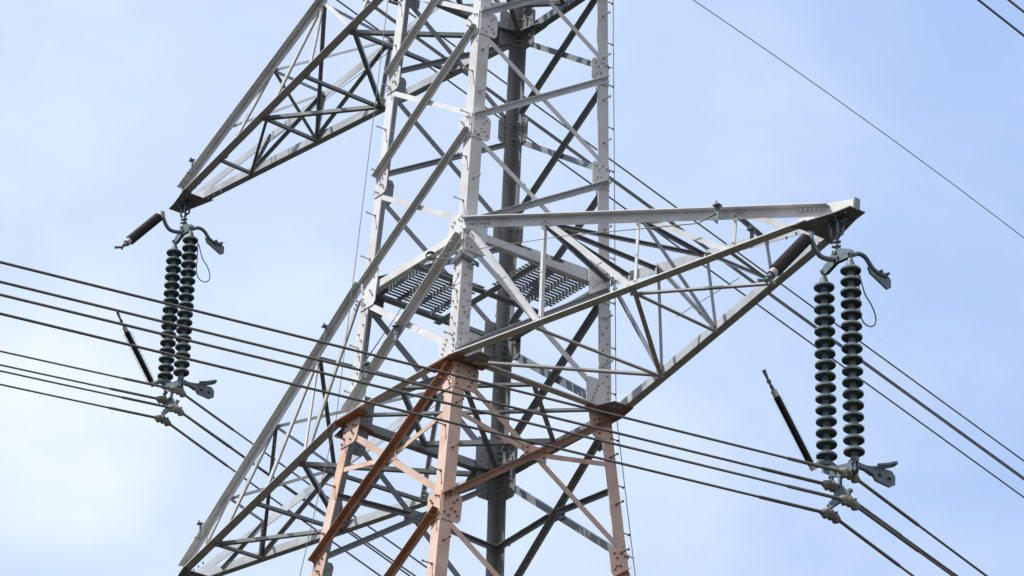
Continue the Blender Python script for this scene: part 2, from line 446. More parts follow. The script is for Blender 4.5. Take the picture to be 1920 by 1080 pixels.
# gusset plates at the nodes
def gusset(fk, k, z, wd, up, dn, mt, bm, bolts, thick=0.012, cut=0.045):
    a, b, n = FACES[fk]; other = b if k == a else a
    C0 = cor(k, z); tx = (cor(other, z) - C0).normalized()
    m = MB(); o = n * 0.0035
    if fk in NEAR: pass
    pts = [C0 + tx * 0.01 + UP * up, C0 + tx * (wd - cut) + UP * up, C0 + tx * wd + UP * (up - cut * 1.3), C0 + tx * wd - UP * (dn - cut * 1.3),
           C0 + tx * (wd - cut) - UP * dn, C0 + tx * 0.01 - UP * dn]
    # follow the leg's lean
    pts = [q + V((hw(q.z - H0) - hw(z)) * SG[k][0], (hw(q.z - H0) - hw(z)) * SG[k][1], 0) for q in pts]
    plate(m, [q + o for q in pts], n, thick)
    bn = n
    for (bx, bz) in bolts:
        P = C0 + tx * bx + UP * bz; P = P + V((hw(P.z - H0) - hw(z)) * SG[k][0], (hw(P.z - H0) - hw(z)) * SG[k][1], 0)
        if fk in NEAR: bolt(m, P + o + n * thick, n, 1)
        else: bolt(m, P + o - n * (0.001 if bx > LEG_W else LEG_T + 0.004), -n, 1)
    return m.build('gusset_plate', [mt, bm], tower)
SMALLB = [(.05, .13), (.12, .16), (.05, -.13), (.12, -.17), (.25, .12), (.20, .06), (.23, -.08), (.27, -.14), (.16, -.05)]
BIGB = [(.05, .26), (.05, .16), (.05, .06), (.05, -.04), (.05, -.14), (.05, -.24), (.25, .22), (.30, .17), (.24, -.06), (.28, -.11), (.32, -.16), (.13, .22), (.13, -.26)]
for fk, (a, b, n) in FACES.items():
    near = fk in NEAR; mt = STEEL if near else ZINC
    for k in (a, b):
        for z in (Z2, Z3): gusset(fk, k, z, 0.33, 0.20, 0.23, mt, BOLT, SMALLB)
        gusset(fk, k, ZT, 0.40, 0.32, 0.34, mt, BOLT, BIGB)
        gusset(fk, k, Z4, 0.40, 0.34, 0.34, mt, BOLT, BIGB)
        # lower crossarm level: grey plate above, painted plate below the horizontal
        gusset(fk, k, 0.26, 0.45, 0.25, 0.24, mt, BOLT, [(.05, .18), (.05, .08), (.05, -.02), (.05, -.12), (.24, .14), (.27, .07), (.30, .0), (.33, -.07), (.36, -.14)])
        gusset(fk, k, -0.24, 0.42, 0.20, 0.24, PAINT if near else mt, BOLTR if near else BOLT,
               [(.05, .12), (.05, .02), (.05, -.08), (.05, -.18), (.25, .08), (.25, -.02), (.31, -.08), (.34, .04), (.27, -.16)])
        gusset(fk, k, ZB, 0.34, 0.22, 0.25, PAINT if near else mt, BOLTR if near else BOLT, SMALLB)
# flat corner plates under the chord level
for z in (-0.035, Z4 - 0.035):
    for k, s in SG.items():
        c = cor(k, z); m = MB()
        e = 0.0
        sx, sy = s; xe = 0.46 if k == 'R' else 0.22
        pts = [c + V(-sx * 0.55, sy * 0.155, 0), c + V(sx * 0.05, sy * 0.165, 0), c + V(sx * xe, sy * (0.165 - .19 * xe), 0), c + V(sx * (xe - .02), -sy * 0.06, 0), c + V(sx * 0.14, -sy * 0.22, 0),
               c + V(sx * 0.155, -sy * 0.5, 0), c + V(-sx * 0.02, -sy * 0.5, 0), c + V(-sx * 0.12, -sy * 0.14, 0), c + V(-sx * 0.55, -sy * 0.02, 0)]
        if sx * sy < 0: pts = pts[::-1]
        plate(m, pts, UP, 0.012)
        for q in ((-.4, .1), (-.3, .1), (.3, .06), (.4, .06), (.05, -.35), (.05, -.45)):
            bolt(m, c + V(sx * q[0], sy * q[1], 0), -UP, 1)
        m.build('corner_plate', [PAINTS if z < 0 and k != 'B' else ZINC, BOLTR if z < 0 else BOLT], tower)

for z in (-0.052, Z4 - 0.052):
    for k, (sx, sy) in SG.items():
        c = cor(k, z); m = MB(); pts = [c + V(sx * .10, -sy * 0.02, 0), c + V(sx * .50, -sy * .10, 0), c + V(sx * .48, -sy * .30, 0), c + V(sx * .14, -sy * .44, 0)]
        plate(m, pts, UP, 0.012)
        for q in ((.2, -.1), (.4, -.14), (.4, -.24)): bolt(m, c + V(sx * q[0], sy * q[1], 0), -UP, 1)
        m.build('corner_plate', [ZINC, BOLT], tower)
# ---------------------------------------------------------------- crossarms
def crossarm(side, zb, zt, tip, tz, bot, top, webs, crosses, label):
    """side +1 or -1 along X. bot/top: {chord: [fractions of the nodes]}; webs: pairs of node names"""
    ka, kb = ('F', 'R') if side > 0 else ('L', 'B')
    e = 0.03
    ends = {'a': (cor(ka, zb), V(side * tip, -e, zb + H0)), 'b': (cor(kb, zb), V(side * tip, e, zb + H0)),
            'A': (cor(ka, zt), V(side * (tip - 0.48), -e - 0.11, zb + H0 + tz)), 'B': (cor(kb, zt), V(side * (tip - 0.48), e + 0.11, zb + H0 + tz))}
    def P(nm, t=None):
        c = nm[0]; A, B = ends[c]
        if t is not None: return A.lerp(B, t)
        t = 0.0 if nm[1:] == '0' else (1.0 if nm[1:] == 'e' else nodes[c][int(nm[1:]) - 1])
        return A.lerp(B, t)
    nodes = dict(a=bot[0], b=bot[1], A=top[0], B=top[1])
    body = MB()
    for c in 'abAB':
        A, B = ends[c]; ny = V(0, -1, 0) if c in 'aA' else V(0, 1, 0)
        d = (B - A).normalized()
        mi = 0 if c in 'aA' else 3  # rear chords take the steel with shade in its colour
        if c in 'ab': angle(body, A + d * 0.02 + ny * 0.034 - UP * 0.02, B - d * 0.72 + ny * 0.012 - UP * 0.02, UP, ny, 0.115 if c == 'a' else 0.14, 0.15 if c == 'a' else 0.13, 0.012, mi)
        else: angle(body, A + d * 0.02 + ny * 0.034 + UP * 0.07, B + d * 0.1 + UP * 0.04, -UP, ny, 0.155, 0.115, 0.012, mi)
        # splice bolts at the root of the upper chords
        if c in 'AB':
            for i in range(6):
                q = A + d * (0.16 + 0.085 * i) - UP * 0.03
                bolt(body, q + ny * (0.046 if side > 0 or c == 'A' else 0.046), ny, 2)
                if c == 'B': bolt(body, q + ny * 0.032, -ny, 2)
            for i in range(6):
                q = B - d * (0.02 + 0.085 * i) - UP * 0.03
                bolt(body, q + ny * 0.046, ny, 2)
    arm = body.build('crossarm', [STEEL, ZINC, BOLT, MIDST], tower)
    tag(arm, label)
    # tip: wide bottom plate, two side plates and an upright end bracket
    m = MB(); T = V(side * tip, 0, zb + H0)
    pl = 0.95 if side > 0 else 0.78
    ye = lambda dx: e + (hw(zb) - e) * dx / (tip - hw(zb)) + 0.175
    pts = [T + V(side * 0.03, -0.135, -0.035), T + V(side * 0.03, 0.135, -0.035), T + V(-side * 0.2, 0.17, -0.035), T + V(-side * pl, ye(pl), -0.035), T + V(-side * (pl - .06), ye(pl) - .2, -0.035), T + V(-side * (pl - .06), -ye(pl) + .2, -0.035), T + V(-side * pl, -ye(pl), -0.035), T + V(-side * 0.2, -0.17, -0.035)]
    plate(m, pts if side > 0 else pts[::-1], UP, 0.014)
    for i in range(7):
        for sy in (-1, 1): bolt(m, T + V(-side * (0.1 + 0.18 * i), sy * (0.10 + 0.02 * i), -0.036), -UP, 1)
    m.build('tip_plate', [ZINC, BOLT], arm)
    for sy in (-1, 1):
        m = MB()
        def Q(dx, dz): return T + V(-side * dx, sy * (e + 0.012 + 0.13 * max(0, dx) / tip * 1.0), dz)
        yy = lambda dx: e + 0.018 + (hw(zb) - e) * max(0, dx) / (tip - hw(zb))
        pts = [T + V(-side * dx, sy * yy(dx), dz) for dx, dz in ((-0.01, -0.02), (-0.01, 0.10), (0.05, 0.13), (0.42, 0.19), (0.85, 0.12), (1.15, 0.0), (1.15, -0.02))]
        plate(m, pts, V(0, sy, 0), 0.012)
        m.build('side_plate', [STEEL], arm)
    m = MB(); box(m, T + V(-side * 0.05, 0, 0.05), V(0.07, 0, 0), V(0, 0.012, 0), V(0, 0, 0.08)); box(m, T + V(side * 0.02, 0, 0.055), V(0.008, 0, 0), V(0, 0.045, 0), V(0, 0, 0.085)); m.build('end_bracket', ZINC, arm)
    # web members
    for i, wdef in enumerate(webs):
        n1_, n2_ = wdef[0], wdef[1]; w_ = 0.87 * (wdef[2] if len(wdef) > 2 else 0.07)
        S, E = P(n1_), P(n2_)
        pair = {n1_[0], n2_[0]}
        if pair <= {'a', 'A'}: n = V(0, -1, 0)
        elif pair <= {'b', 'B'}: n = V(0, 1, 0)
        elif pair <= {'a', 'b'}: n = V(0, 0, -1)
        elif pair <= {'A', 'B'}: n = V(0, 0, 1)
        else: n = V(side, 0, 0)
        d = (E - S).normalized()
        S, E = S + d * (0.02 if n1_[1:] != '0' else 0.25), E - d * 0.02
        if n.z == -1: S = S - d * (0.09 if n1_[1:] != '0' else -.02); E = E + d * 0.07
        if n.z == -1: S = S - UP * (0.045 + 0.011 * (i % 3)); E = E - UP * (0.045 + 0.011 * (i % 3))
        elif n.z == 1: S = S - UP * 0.02; E = E - UP * 0.02
        else:
            k_ = 0.026 - 0.012 * (i % 2)
            S = S + n * (k_) ; E = E + n * (k_)
            if 'A' in pair or 'B' in pair: pass
        p = d.cross(n).normalized()
        if p.z > 0.01 or (abs(p.z) <= 0.01 and p.x * side < 0): p = -p
        m = MB()
        inward = -n if abs(n.z) < 0.5 else UP if n.z < 0 else -UP
        angle(m, S - p * w_ * 0.5, E - p * w_ * 0.5, p, inward, w_, w_ * 0.9, 0.008)
        if abs(n.y) > 0.5:
            for q in (S + d * 0.05, S + d * 0.12, E - d * 0.05, E - d * 0.12):
                bolt(m, q + n * 0.002, n, 1, 0.016, 0.022)
                bolt(m, q - n * 0.010, -n, 1, 0.016, 0.02)
        m.build('brace', [ZINC if (n.z < 0 and side < 0) or n.z > 0 or n.y > 0 or abs(n.x) > 0.5 else STEEL, BOLT], arm)  # left bottom braces get the darker steel to paint in their shade
    return arm, P

RW = [('A1', 'a1'), ('A2', 'a2'), ('A3', 'a3'), ('A0', 'a1', .085), ('A1', 'a2', .085), ('A2', 'a3', .085), ('A3', 'a4', .085),
      ('a0', 'b1', .08), ('a1', 'b1'), ('a2', 'b1', .08), ('a2', 'b2'), ('a2', 'b3'), ('a3', 'b3'),
      ('B0', 'b1', .09), ('B2', 'b1'), ('B2', 'b2', .085), ('B3', 'b2'), ('B4', 'b3'), ('B3', 'b3', .07),
      ('A1', 'B0', .08), ('A1', 'B1'), ('A1', 'B2', .07), ('A1', 'B3', .065), ('A2', 'B3'), ('A3', 'B4'), ('A2', 'b2', .075)]
arm1, P1 = crossarm(1, 0.0, ZT + 0.10, A1, 0.14, ([.229, .473, .718, .864], [.223, .45, .679]), ([.24, .51, .775], [.1, .228, .446, .70]), RW, None, 'lower right crossarm reaching towards the viewer')
LW = [('A1', 'a1'), ('A0', 'a1', .09), ('A1', 'a2', .09), ('A2', 'a3', .09), ('A3', 'a4', .08),
      ('a1', 'b0', .085), ('a1', 'b1'), ('a1', 'b2', .085), ('a2', 'b2', .07), ('a3', 'b2', .075), ('a3', 'b3', .065),
      ('B1', 'b1', .075), ('B2', 'b2', .075), ('B3', 'b3'), ('B2', 'b3', .075), ('B1', 'b2', .08), ('B3', 'b4', .07),
      ('A1', 'B1', .08), ('A2', 'B2', .065), ('A3', 'B3', .065), ('A2', 'B1', .07), ('A3', 'B2', .07), ('A1', 'b2', .06), ('A2', 'b3', .055)]
arm2, P2 = crossarm(-1, 0.0, ZT + 0.10, A1, 0.16, ([.234, .476, .73, .86], [.223, .471, .728, .86]), ([.234, .476, .74], [.20, .539, .779]), LW, None, 'lower left crossarm')
UW = [q for q in LW]
arm3, P3 = crossarm(-1, Z4, Z5 - 0.02, A2, 0.20, ([.187, .38, .566, .765], [.186, .383, .573, .77]), ([.367, .587, .782], [.386, .594, .76]), 
   [('A1', 'a3', .09), ('A2', 'a4', .09), ('a1', 'b0', .085), ('a1', 'b2', .085), ('a1', 'b1', .075), ('a2', 'b2', .07), ('a3', 'b2', .08), ('a3', 'b3', .07), ('a3', 'b4', .06), ('a4', 'b4', .065),
    ('A1', 'a2', .08), ('A0', 'a1', .08), ('A1', 'a1', .07), ('B1', 'b2', .075), ('B2', 'b3', .075), ('B1', 'b3', .07), ('B2', 'b4', .07), ('B0', 'b1', .075), ('B3', 'b4', .065),
    ('A1', 'B1', .075), ('A2', 'B2', .075), ('A2', 'B1', .06), ('A3', 'B2', .06), ('A1', 'b3', .065), ('A2', 'b3', .05)], None, 'upper left crossarm')
arm4, P4 = crossarm(1, Z4, Z5 - 0.02, A2, 0.20, ([.2, .4, .6, .8], [.2, .4, .6, .8]), ([.25, .5, .75], [.25, .5, .75]),
   [('A1', 'a1'), ('A2', 'a2'), ('A3', 'a3'), ('A0', 'a1', .08), ('A1', 'a2', .08), ('A2', 'a3', .08), ('B1', 'b1'), ('B2', 'b2'), ('B3', 'b3'), ('B0', 'b1'), ('B1', 'b2'), ('B2', 'b3'),
    ('a1', 'b1'), ('a2', 'b2'), ('a3', 'b3'), ('a1', 'b2'), ('a2', 'b3'), ('A1', 'B1'), ('A2', 'B2')], None, 'upper right crossarm')

# ---------------------------------------------------------------- safety cables fixed to the tower
def cable(pts, r, name='safety_cable', mt=CABLE):
    m = MB(); tube(m, pts, r, 6); return m.build(name, mt, tower)
cable([cor('L', z) + V(-0.10, -0.14, 0) for z in (-6, -4, -2, 0, 3, 6, 9, 12)], 0.007)
cable([cor('R', z) + V(0.115, 0.02, 0) for z in (-6, -4, -2, 0, 3, 6, 9, 12)], 0.007)
def bracket(P, n, up=V(0, 0, 1)):
    """forged clip that carries the safety cable"""
    m = MB(); n = n.normalized(); s = n.cross(up).normalized()
    plate(m, [P - s * 0.05 + up * 0.10, P + s * 0.05 + up * 0.10, P + s * 0.035 - up * 0.17, P - s * 0.0 - up * 0.2], n, 0.012)
    box(m, P + up * 0.09 + n * 0.02, s * 0.055, n * 0.045, up * 0.008)
    rod(m, P + up * 0.09 + n * 0.04, P + up * 0.15 + n * 0.04, 0.012)
    rod(m, P - up * 0.17, P - up * 0.17 + n * 0.09, 0.011)
    m.build('cable_bracket', HARD, tower)
def ring(P, n):
    m = MB(); x, y = frame(n)
    pts = [P + x * math.cos(a) * 0.075 + y * math.sin(a) * 0.075 for a in [2 * math.pi * i / 16 for i in range(17)]]
    vs = []
    tube(m, pts, 0.011, 6)
    inner = [P + x * math.cos(a) * 0.066 + y * math.sin(a) * 0.066 for a in [2 * math.pi * i / 16 for i in range(17)]]
    for i in range(16):
        m.add([inner[i] - n * 0.03, inner[i + 1] - n * 0.03, inner[i + 1] + n * 0.03, inner[i] + n * 0.03], [(0, 1, 2, 3)], 1 if i < 9 else 0)
    m.build('cable_ring', [HARD, PAINT], tower)
# a strap round the near leg holds the ring and the line along the lower right crossarm
st = MB(); c = cor('F', ZT - 0.52)
for a_, b_ in ((V(-0.22, -0.05, 0.02), V(0.04, -0.05, 0.06)), (V(0.04, -0.06, 0.06), V(0.05, 0.26, -0.02))):
    box(st, c + (a_ + b_) * 0.5, (b_ - a_) * 0.5, V(0, 0, 0.035), (b_ - a_).cross(UP).normalized() * 0.012)
st.build('leg_strap', HARD, tower)
rp = cor('F', ZT - 0.42) + V(-0.36, -0.33, 0.0)
ring(rp, V(0.75, -0.55, 0.3).normalized())
cable([rp + V(.05, 0, -.06), rp + V(0.3, 0.2, -0.12)], 0.010)
bp = P1('A3') + V(-0.22, -0.20, 0.0)
cable([rp + V(.07, 0, -.03), rp.lerp(bp, 0.5) + V(0, -0.1, -0.05), bp + V(-.35, -.03, -.02), bp + V(0, 0, 0)], [0.006, 0.006, 0.009, 0.015])
bracket(bp + V(0.02, 0.02, 0.03), V(0.2, -1, 0))
bracket(P1('A3') + V(0.05, -0.06, -0.2) + V(0, 0.3, -0.1), V(0, -1, 0))
bracket(P2('A', .16) + V(0, -0.14, 0.0), V(-.3, -1, 0))
bracket(P2('A0') + V(1.25, -0.14, -1.3), V(0.3, -1, 0))
bracket(P3('A', .93) + V(0, -0.14, 0.0), V(-.3, -1, 0))
bracket(P2('A', .87) + V(0, -0.14, 0.0), V(-.3, -1, 0))
bracket(cor('B', -0.42) + V(0.5, -0.1, 0.35), V(.5, -1, 0))
ring(cor('B', -0.35) + V(0.95, -0.2, 0.25), V(0.7, -0.6, 0.3).normalized())
cable([P3('B1') + V(1.5, -.1, .0), P3('B1') + V(0, -0.1, -0.35), P3('B2') + V(0, -.1, -0.30), P3('B3') + V(0.2, -.1, -.25)], 0.006)
cable([P2('B1') + V(1.2, -.1, .0), P2('B1') + V(0, -0.1, -0.35), P2('B2') + V(0, -.1, -0.22)], 0.006)
cable([P1('b2') + V(0.6, -.05, .55), P1('b1') + V(0.4, -0.05, 0.75)], 0.006)
a_ = rp + V(.02, 0, -.08); b_ = cor('L', 0.5) + V(0.5, -0.12, 0.25)
cable([a_, a_.lerp(b_, .5) + V(0, 0, -.05), b_], [0.006, 0.006, 0.012])
bracket(b_ + V(0.12, 0, -0.15), V(.3, -1, 0))

# ---------------------------------------------------------------- insulator assemblies
DISC_PITCH = 0.1675
dm = MB()
prof = [(0.0, 0.03), (0.0, 0.045), (0.025, 0.056), (0.07, 0.065), (0.074, 0.068), (0.078, 0.100), (0.086, 0.128), (0.100, 0.141), (0.122, 0.141), (0.130, 0.134),
        (0.124, 0.127), (0.106, 0.122), (0.106, 0.112), (0.128, 0.109), (0.128, 0.103), (0.104, 0.098), (0.104, 0.088), (0.130, 0.085), (0.130, 0.078), (0.106, 0.070), (0.106, 0.06), (0.125, 0.050), (0.165, 0.048), (0.1685, 0.02)]
mis = [0] * 4 + [1] * 15 + [0] * 4
lathe(dm, V(0, 0, 0), V(0, 0, -1), prof, 32, 0, mis)
dproto = dm.build('disc', [CAP, PORC])
DME = dproto.data; bpy.data.objects.remove(dproto)

def insulator_string(root, top, d, n, tilt):
    """cap fitting on top, n discs below"""
    s = MB(); d = d.normalized()
    rod(s, top - d * 0.02, top + d * 0.10, 0.022, 10)
    lathe(s, top + d * 0.03, d, [(0, 0.02), (0.0, 0.03), (0.03, 0.042), (0.06, 0.044), (0.065, 0.056), (0.11, 0.062), (0.135, 0.078), (0.15, 0.074), (0.19, 0.05)], 20)
    end = top + d * (0.13 + DISC_PITCH * n)
    lathe(s, end - d * 0.03, d, [(0.0, 0.03), (0.02, 0.045), (0.05, 0.05), (0.07, 0.03), (0.12, 0.025)], 14)
    so = s.build('insulator_string', CAP, root)
    q = Vector((0, 0, -1)).rotation_difference(d)
    for i in range(n):
        o = bpy.data.objects.new('disc', DME); col.objects.link(o); o.parent = so
        o.rotation_mode = 'QUATERNION'; o.rotation_quaternion = q @ Vector((0, 0, 1)).rotation_difference(Vector((random.uniform(-.02, .02), random.uniform(-.02, .02), 1)))
        o.location = top + d * (0.10 + DISC_PITCH * i)
    return end + d * 0.03
def arrester(root, A, B, r, fin, nf, tipd, spiky=False):
    m = MB(); d = (B - A); Ln = d.length; d.normalize()
    prof = []; n = nf
    for i in range(n):
        h = Ln * i / n; st_ = Ln / n
        if spiky: prof += [(h, r), (h + st_ * 0.38, r), (h + st_ * 0.5, r + (fin if i % 3 else fin * .75)), (h + st_ * 0.56, r)]
        else: prof += [(h, r), (h + st_ * 0.3, r + fin), (h + st_ * 0.6, r + fin), (h + st_ * 0.75, r)]
    prof += [(Ln, r), (Ln, 0.0)]
    lathe(m, A, d, [(0, 0)] + prof, 20)
    ar = m.build('arrester', BROWN, root)
    c = MB()
    lathe(c, A - d * 0.09, d, [(0, 0), (0, r * 0.85), (0.04, r * 0.95), (0.09, r * 0.95)], 18)
    c.build('end_cap', FERR, ar); c = MB()
    lathe(c, B, d, [(0, r * 0.95), (0.09, r * 0.95), (0.09, 0)], 18)
    c.build('end_cap', FERR, ar)
    e = MB()
    rod(e, B + d * 0.09, B + d * 0.16, r * 0.55, 10)
    rod(e, B + d * 0.15, B + d * 0.25, 0.018, 8); rod(e, B + d * 0.20, B + d * 0.235, 0.03, 8)
    x, y = frame(d)
    tube(e, [B + d * 0.22, B + d * 0.27 + tipd * 0.03, B + d * 0.33 + tipd * 0.08], [0.016, 0.02, 0.028], 8)
    rod(e, B + d * 0.25 - tipd * 0.05, B + d * 0.25 + tipd * 0.05, 0.014, 8)
    e.build('electrode', HARD, ar)
    return ar
def shackle(m, P, r, ax, mi=0):
    """U of round bar opening upwards, pin across the top"""
    pts = [P + ax * r + UP * 0.14] + [P + ax * r * math.cos(a) - UP * r * 1.3 * math.sin(a) for a in [math.pi * i / 8 for i in range(9)]] + [P - ax * r + UP * 0.14]
    tube(m, pts, 0.019, 8, mi)
    rod(m, P + UP * 0.14 - ax * (r + 0.04), P + UP * 0.14 + ax * (r + 0.04), 0.026, 8, mi)
def assembly(tip, lean, sx, name, label, clamps):
    """sx: +1; tip = hanging point under the crossarm tip; lean = drift of the strings in x per metre"""
    root = empty(name, tip); tag(root, label, 'insulator set', 'double insulator strings hung from the crossarm tips')
    T = V(0, 0, 0)
    # chain
    c = MB()
    shackle(c, V(-0.06, 0.0, -0.17), 0.045, V(0, 1, 0)); shackle(c, V(0.08, 0.0, -0.15), 0.045, V(0, 1, 0))
    rod(c, V(-0.16, -0.0, -0.04), V(0.2, 0.0, -0.02), 0.028)
    tube(c, [V(-0.06, 0, -0.22), V(0.0, 0, -0.27), V(0.08, 0, -0.2)], 0.022)
    rod(c, V(0.0, 0, -0.24), V(lean * .4, 0, -0.52), 0.024)
    for zz in (-0.29, -0.36, -0.44): 
        lathe(c, V(0, 0, zz + 0.025), V(0, 0, -1), [(0, 0.02), (0.01, 0.045), (0.035, 0.05), (0.05, 0.02)], 12)
        rod(c, V(-0.045, -0.04, zz), V(0.045, 0.04, zz), 0.02)
    c.build('hanger_chain', HARD, root)
    # upper yoke plate spans the two strings
    yz = -0.50; xo = lean * 0.5
    y = MB()
    for yy in (-0.028, 0.016):
        plate(y, [V(xo - 0.06, yy, yz + 0.06), V(xo - 0.30, yy, yz - 0.12), V(xo - 0.30, yy, yz - 0.18), V(xo - 0.20, yy, yz - 0.20), V(xo + 0.0, yy, yz - 0.12),
                  V(xo + 0.30, yy, yz - 0.14), V(xo + 0.31, yy, yz - 0.04), V(xo + 0.1, yy, yz + 0.06)], V(0, 1, 0), 0.012)
    for dx, dz in ((-0.27, -0.15), (0.27, -0.09), (0.0, 0.02), (0.05, -0.06)):
        rod(y, V(xo + dx, -0.06, yz + dz), V(xo + dx, 0.06, yz + dz), 0.022, 8)
    y.build('yoke_plate', HARD, root)
    d = V(lean, 0, -1).normalized()
    b1 = insulator_string(root, V(xo - 0.27, 0, yz - 0.17), d, 16, 0)
    b2 = insulator_string(root, V(xo + 0.27, 0, yz - 0.13), d, 17, 0)
    # upper horns: one holds the arrester, the other ends in a paddle
    hn = MB()
    tube(hn, spline([V(xo - .02, -0.04, yz - .07), V(xo - .02, -0.16, yz - .10), V(xo - .02, -0.27, yz - .10), V(xo - .02, -0.35, yz - .04), V(xo - .02, -0.40, yz + .04), V(xo - .02, -0.46, yz + 0.14)]), .035, 10)
    rod(hn, V(xo - .02, -0.43, yz + .11), V(xo - .02, -0.50, yz + .18), 0.045, 8)
    rod(hn, V(xo - .08, -0.46, yz + .16), V(xo + .05, -0.46, yz + .16), 0.018, 8)
    hn.build('arcing_horn', HARD, root)
    arrester(root, V(xo - 0.02, -0.52, yz + 0.07), V(xo - .02, -1.05, yz - 0.60), 0.066, 0.022, 24, V(0, -0.8, 0.4))
    hn = MB()
    tube(hn, spline([V(xo + .28, 0.03, yz - .10), V(xo + .28, .14, yz - .04), V(xo + .28, .26, yz - .06), V(xo + .28, .36, yz - .16), V(xo + .28, .46, yz - .21), V(xo + .28, .62, yz - .22)]), .032, 10)
    plate(hn, [V(xo + .255, .30, yz - .18), V(xo + .255, .62, yz - .17), V(xo + .255, .70, yz - .24), V(xo + .255, .70, yz - .36), V(xo + .255, .64, yz - .40), V(xo + .255, .34, yz - .26)], V(1, 0, 0), 0.03)
    for q in (.5, .62): rod(hn, V(xo + .22, q, yz - .19), V(xo + .34, q, yz - .19), 0.02, 8)
    hn.build('arcing_horn', HARD, root)
    lp = MB()
    tube(lp, spline([V(xo + .2, 0.22, yz - .30), V(xo + .2, 0.32, yz - .55), V(xo + .2, .42, yz - .66), V(xo + .2, .50, yz - .80), V(xo + .2, .50, yz - .93), V(xo + .2, .42, yz - 1.0), V(xo + .2, .30, yz - .98),
              V(xo + .2, .23, yz - .85), V(xo + .2, .22, yz - .6), V(xo + .2, .20, yz - .3)], 8), 0.010, 6)
    lp.build('wire_loop', HARD, root)
    # lower yoke
    by = MB(); lo = (b1 + b2) * 0.5
    z1 = b1.z; xl, xr = b1.x, b2.x
    # saddle under the first string
    tube(by, [V(xl, -0.20, z1 - .10), V(xl, -0.13, z1 - .02), V(xl, 0.02, z1 + .02), V(xl, 0.16, z1 - .02), V(xl, 0.24, z1 - .06)], [.03, .05, .058, .05, .035], 8)
    for yy in (-0.028, 0.016):
        plate(by, [V(xl - .06, yy, z1 + .02), V(xl - .07, yy, z1 - .10), V(xl + .12, yy, z1 - .22), V(xr - .05, yy, z1 - .36), V(xr + .06, yy, z1 - .28), V(xr + .05, yy, b2.z - .02), V(xr - .06, yy, b2.z - .02), V(xl + .2, yy, z1 - .10)], V(0, 1, 0), 0.012)
    rod(by, V(xr - .06, 0, b2.z + .0), V(xr + .06, 0, b2.z), 0.035, 10)
    for P in (V(xl, 0, z1 - .06), V(xl + .2, 0, z1 - .17), V(xr, 0, b2.z - .05), V(xr, 0, b2.z - .15)):
        rod(by, P - V(0, .06, 0), P + V(0, .06, 0), 0.024, 8)
    by.build('lower_yoke', HARD, root)
    # lower arrester rising towards the line side, and the paddle horn opposite
    A = V(xl, -0.27, z1 - .08); B = V(xl, -0.86, z1 + .70)
    arrester(root, A, B, 0.045, 0.042, 34, V(0, -0.3, 0.6), True)
    hn = MB()
    tube(hn, [V(xr, 0.02, z1 - .2), V(xr, .18, z1 - .20), V(xr, .30, z1 - .23)], [.035, .035, .04], 8)
    plate(hn, [V(xr - .02, .24, z1 - .17), V(xr - .02, .34, z1 - .11), V(xr - .02, .62, z1 - .10), V(xr - .02, .68, z1 - .16), V(xr - .02, .68, z1 - .28), V(xr - .02, .60, z1 - .33), V(xr - .02, .36, z1 - .31)], V(1, 0, 0), 0.04)
    for q in (.42, .58): rod(hn, V(xr - .05, q, z1 - .21), V(xr + .06, q, z1 - .21), 0.025, 8)
    hn.build('arcing_horn', HARD, root)
    hn = MB()
    tube(hn, spline([V(xr - .04, .02, z1 - .12), V(xr - .04, .2, z1 - .14), V(xr - .04, .40, z1 - .10), V(xr - .04, .60, z1 - .02), V(xr - .02, .68, z1 + .02), V(xr + .06, .66, z1 + .02), V(xr + .08, .50, z1 - .06), V(xr + .08, .34, z1 - .12)]), 0.024, 8)
    hn.build('arcing_horn', HARD, root)
    # hangers down to the clamps
    hg = MB(); tp = V(*clamps[0]) - tip
    cl = [V(*q) - tip for q in clamps]   # upper outer, upper inner, lower outer, lower inner
    xm = (cl[2].x + cl[3].x) * 0.5
    rod(hg, V(xm, 0, z1 - .22), V(xm, 0, cl[2].z + .22), 0.03, 8)
    rod(hg, V(xm, -.05, cl[2].z + .26), V(xm, .05, cl[2].z + .26), 0.03, 8)
    for yy in (-0.02,):
        plate(hg, [V(xm - .05, yy, cl[2].z + .25), V(cl[3].x - .02, yy, cl[3].z + .10), V(cl[3].x + .03, yy, cl[3].z + .07), V(cl[2].x - .02, yy, cl[2].z + .05), V(cl[2].x + .03, yy, cl[2].z + .11), V(xm + .05, yy, cl[2].z + .25)], V(0, 1, 0), 0.03)
    for q in cl:
        rod(hg, q + V(0, 0, 0.05), q + V(0, 0, 0.17), 0.022, 8); rod(hg, q + V(-.05, 0, .13), q + V(.05, 0, .13), 0.026, 8)
    for q, zz in ((cl[0], b2.z - .1), (cl[1], z1 - .14)): rod(hg, q + V(0, 0, 0.12), V(q.x, 0, zz), 0.028, 8)
    hg.build('hanger', HARD, root)
    # suspension clamps, knobbly cast shells round each conductor
    for q in cl:
        m = MB(); sl0 = V(0, 1, 0.10).normalized(); sl1 = V(0, 1, -.34).normalized()
        pts = [q - sl0 * .17, q - sl0 * .14, q - sl0 * .09, q - sl0 * .045, q + V(0, 0, 0), q + sl1 * .05, q + sl1 * .09, q + sl1 * .14, q + sl1 * .17]
        tube(m, pts, [.026, .046, .064, .046, .074, .048, .066, .044, .03], 12)
        tube(m, [p_ + V(0, 0, -.035) for p_ in pts[1:-1]], [.02, .052, .03, .056, .03, .052, .02], 10)
        for t_ in (-.07, .07): rod(m, q + V(-.055, t_, .03), q + V(.055, t_, .03), 0.016, 8)
        m.build('suspension_clamp', CLAMP, root)
    return root

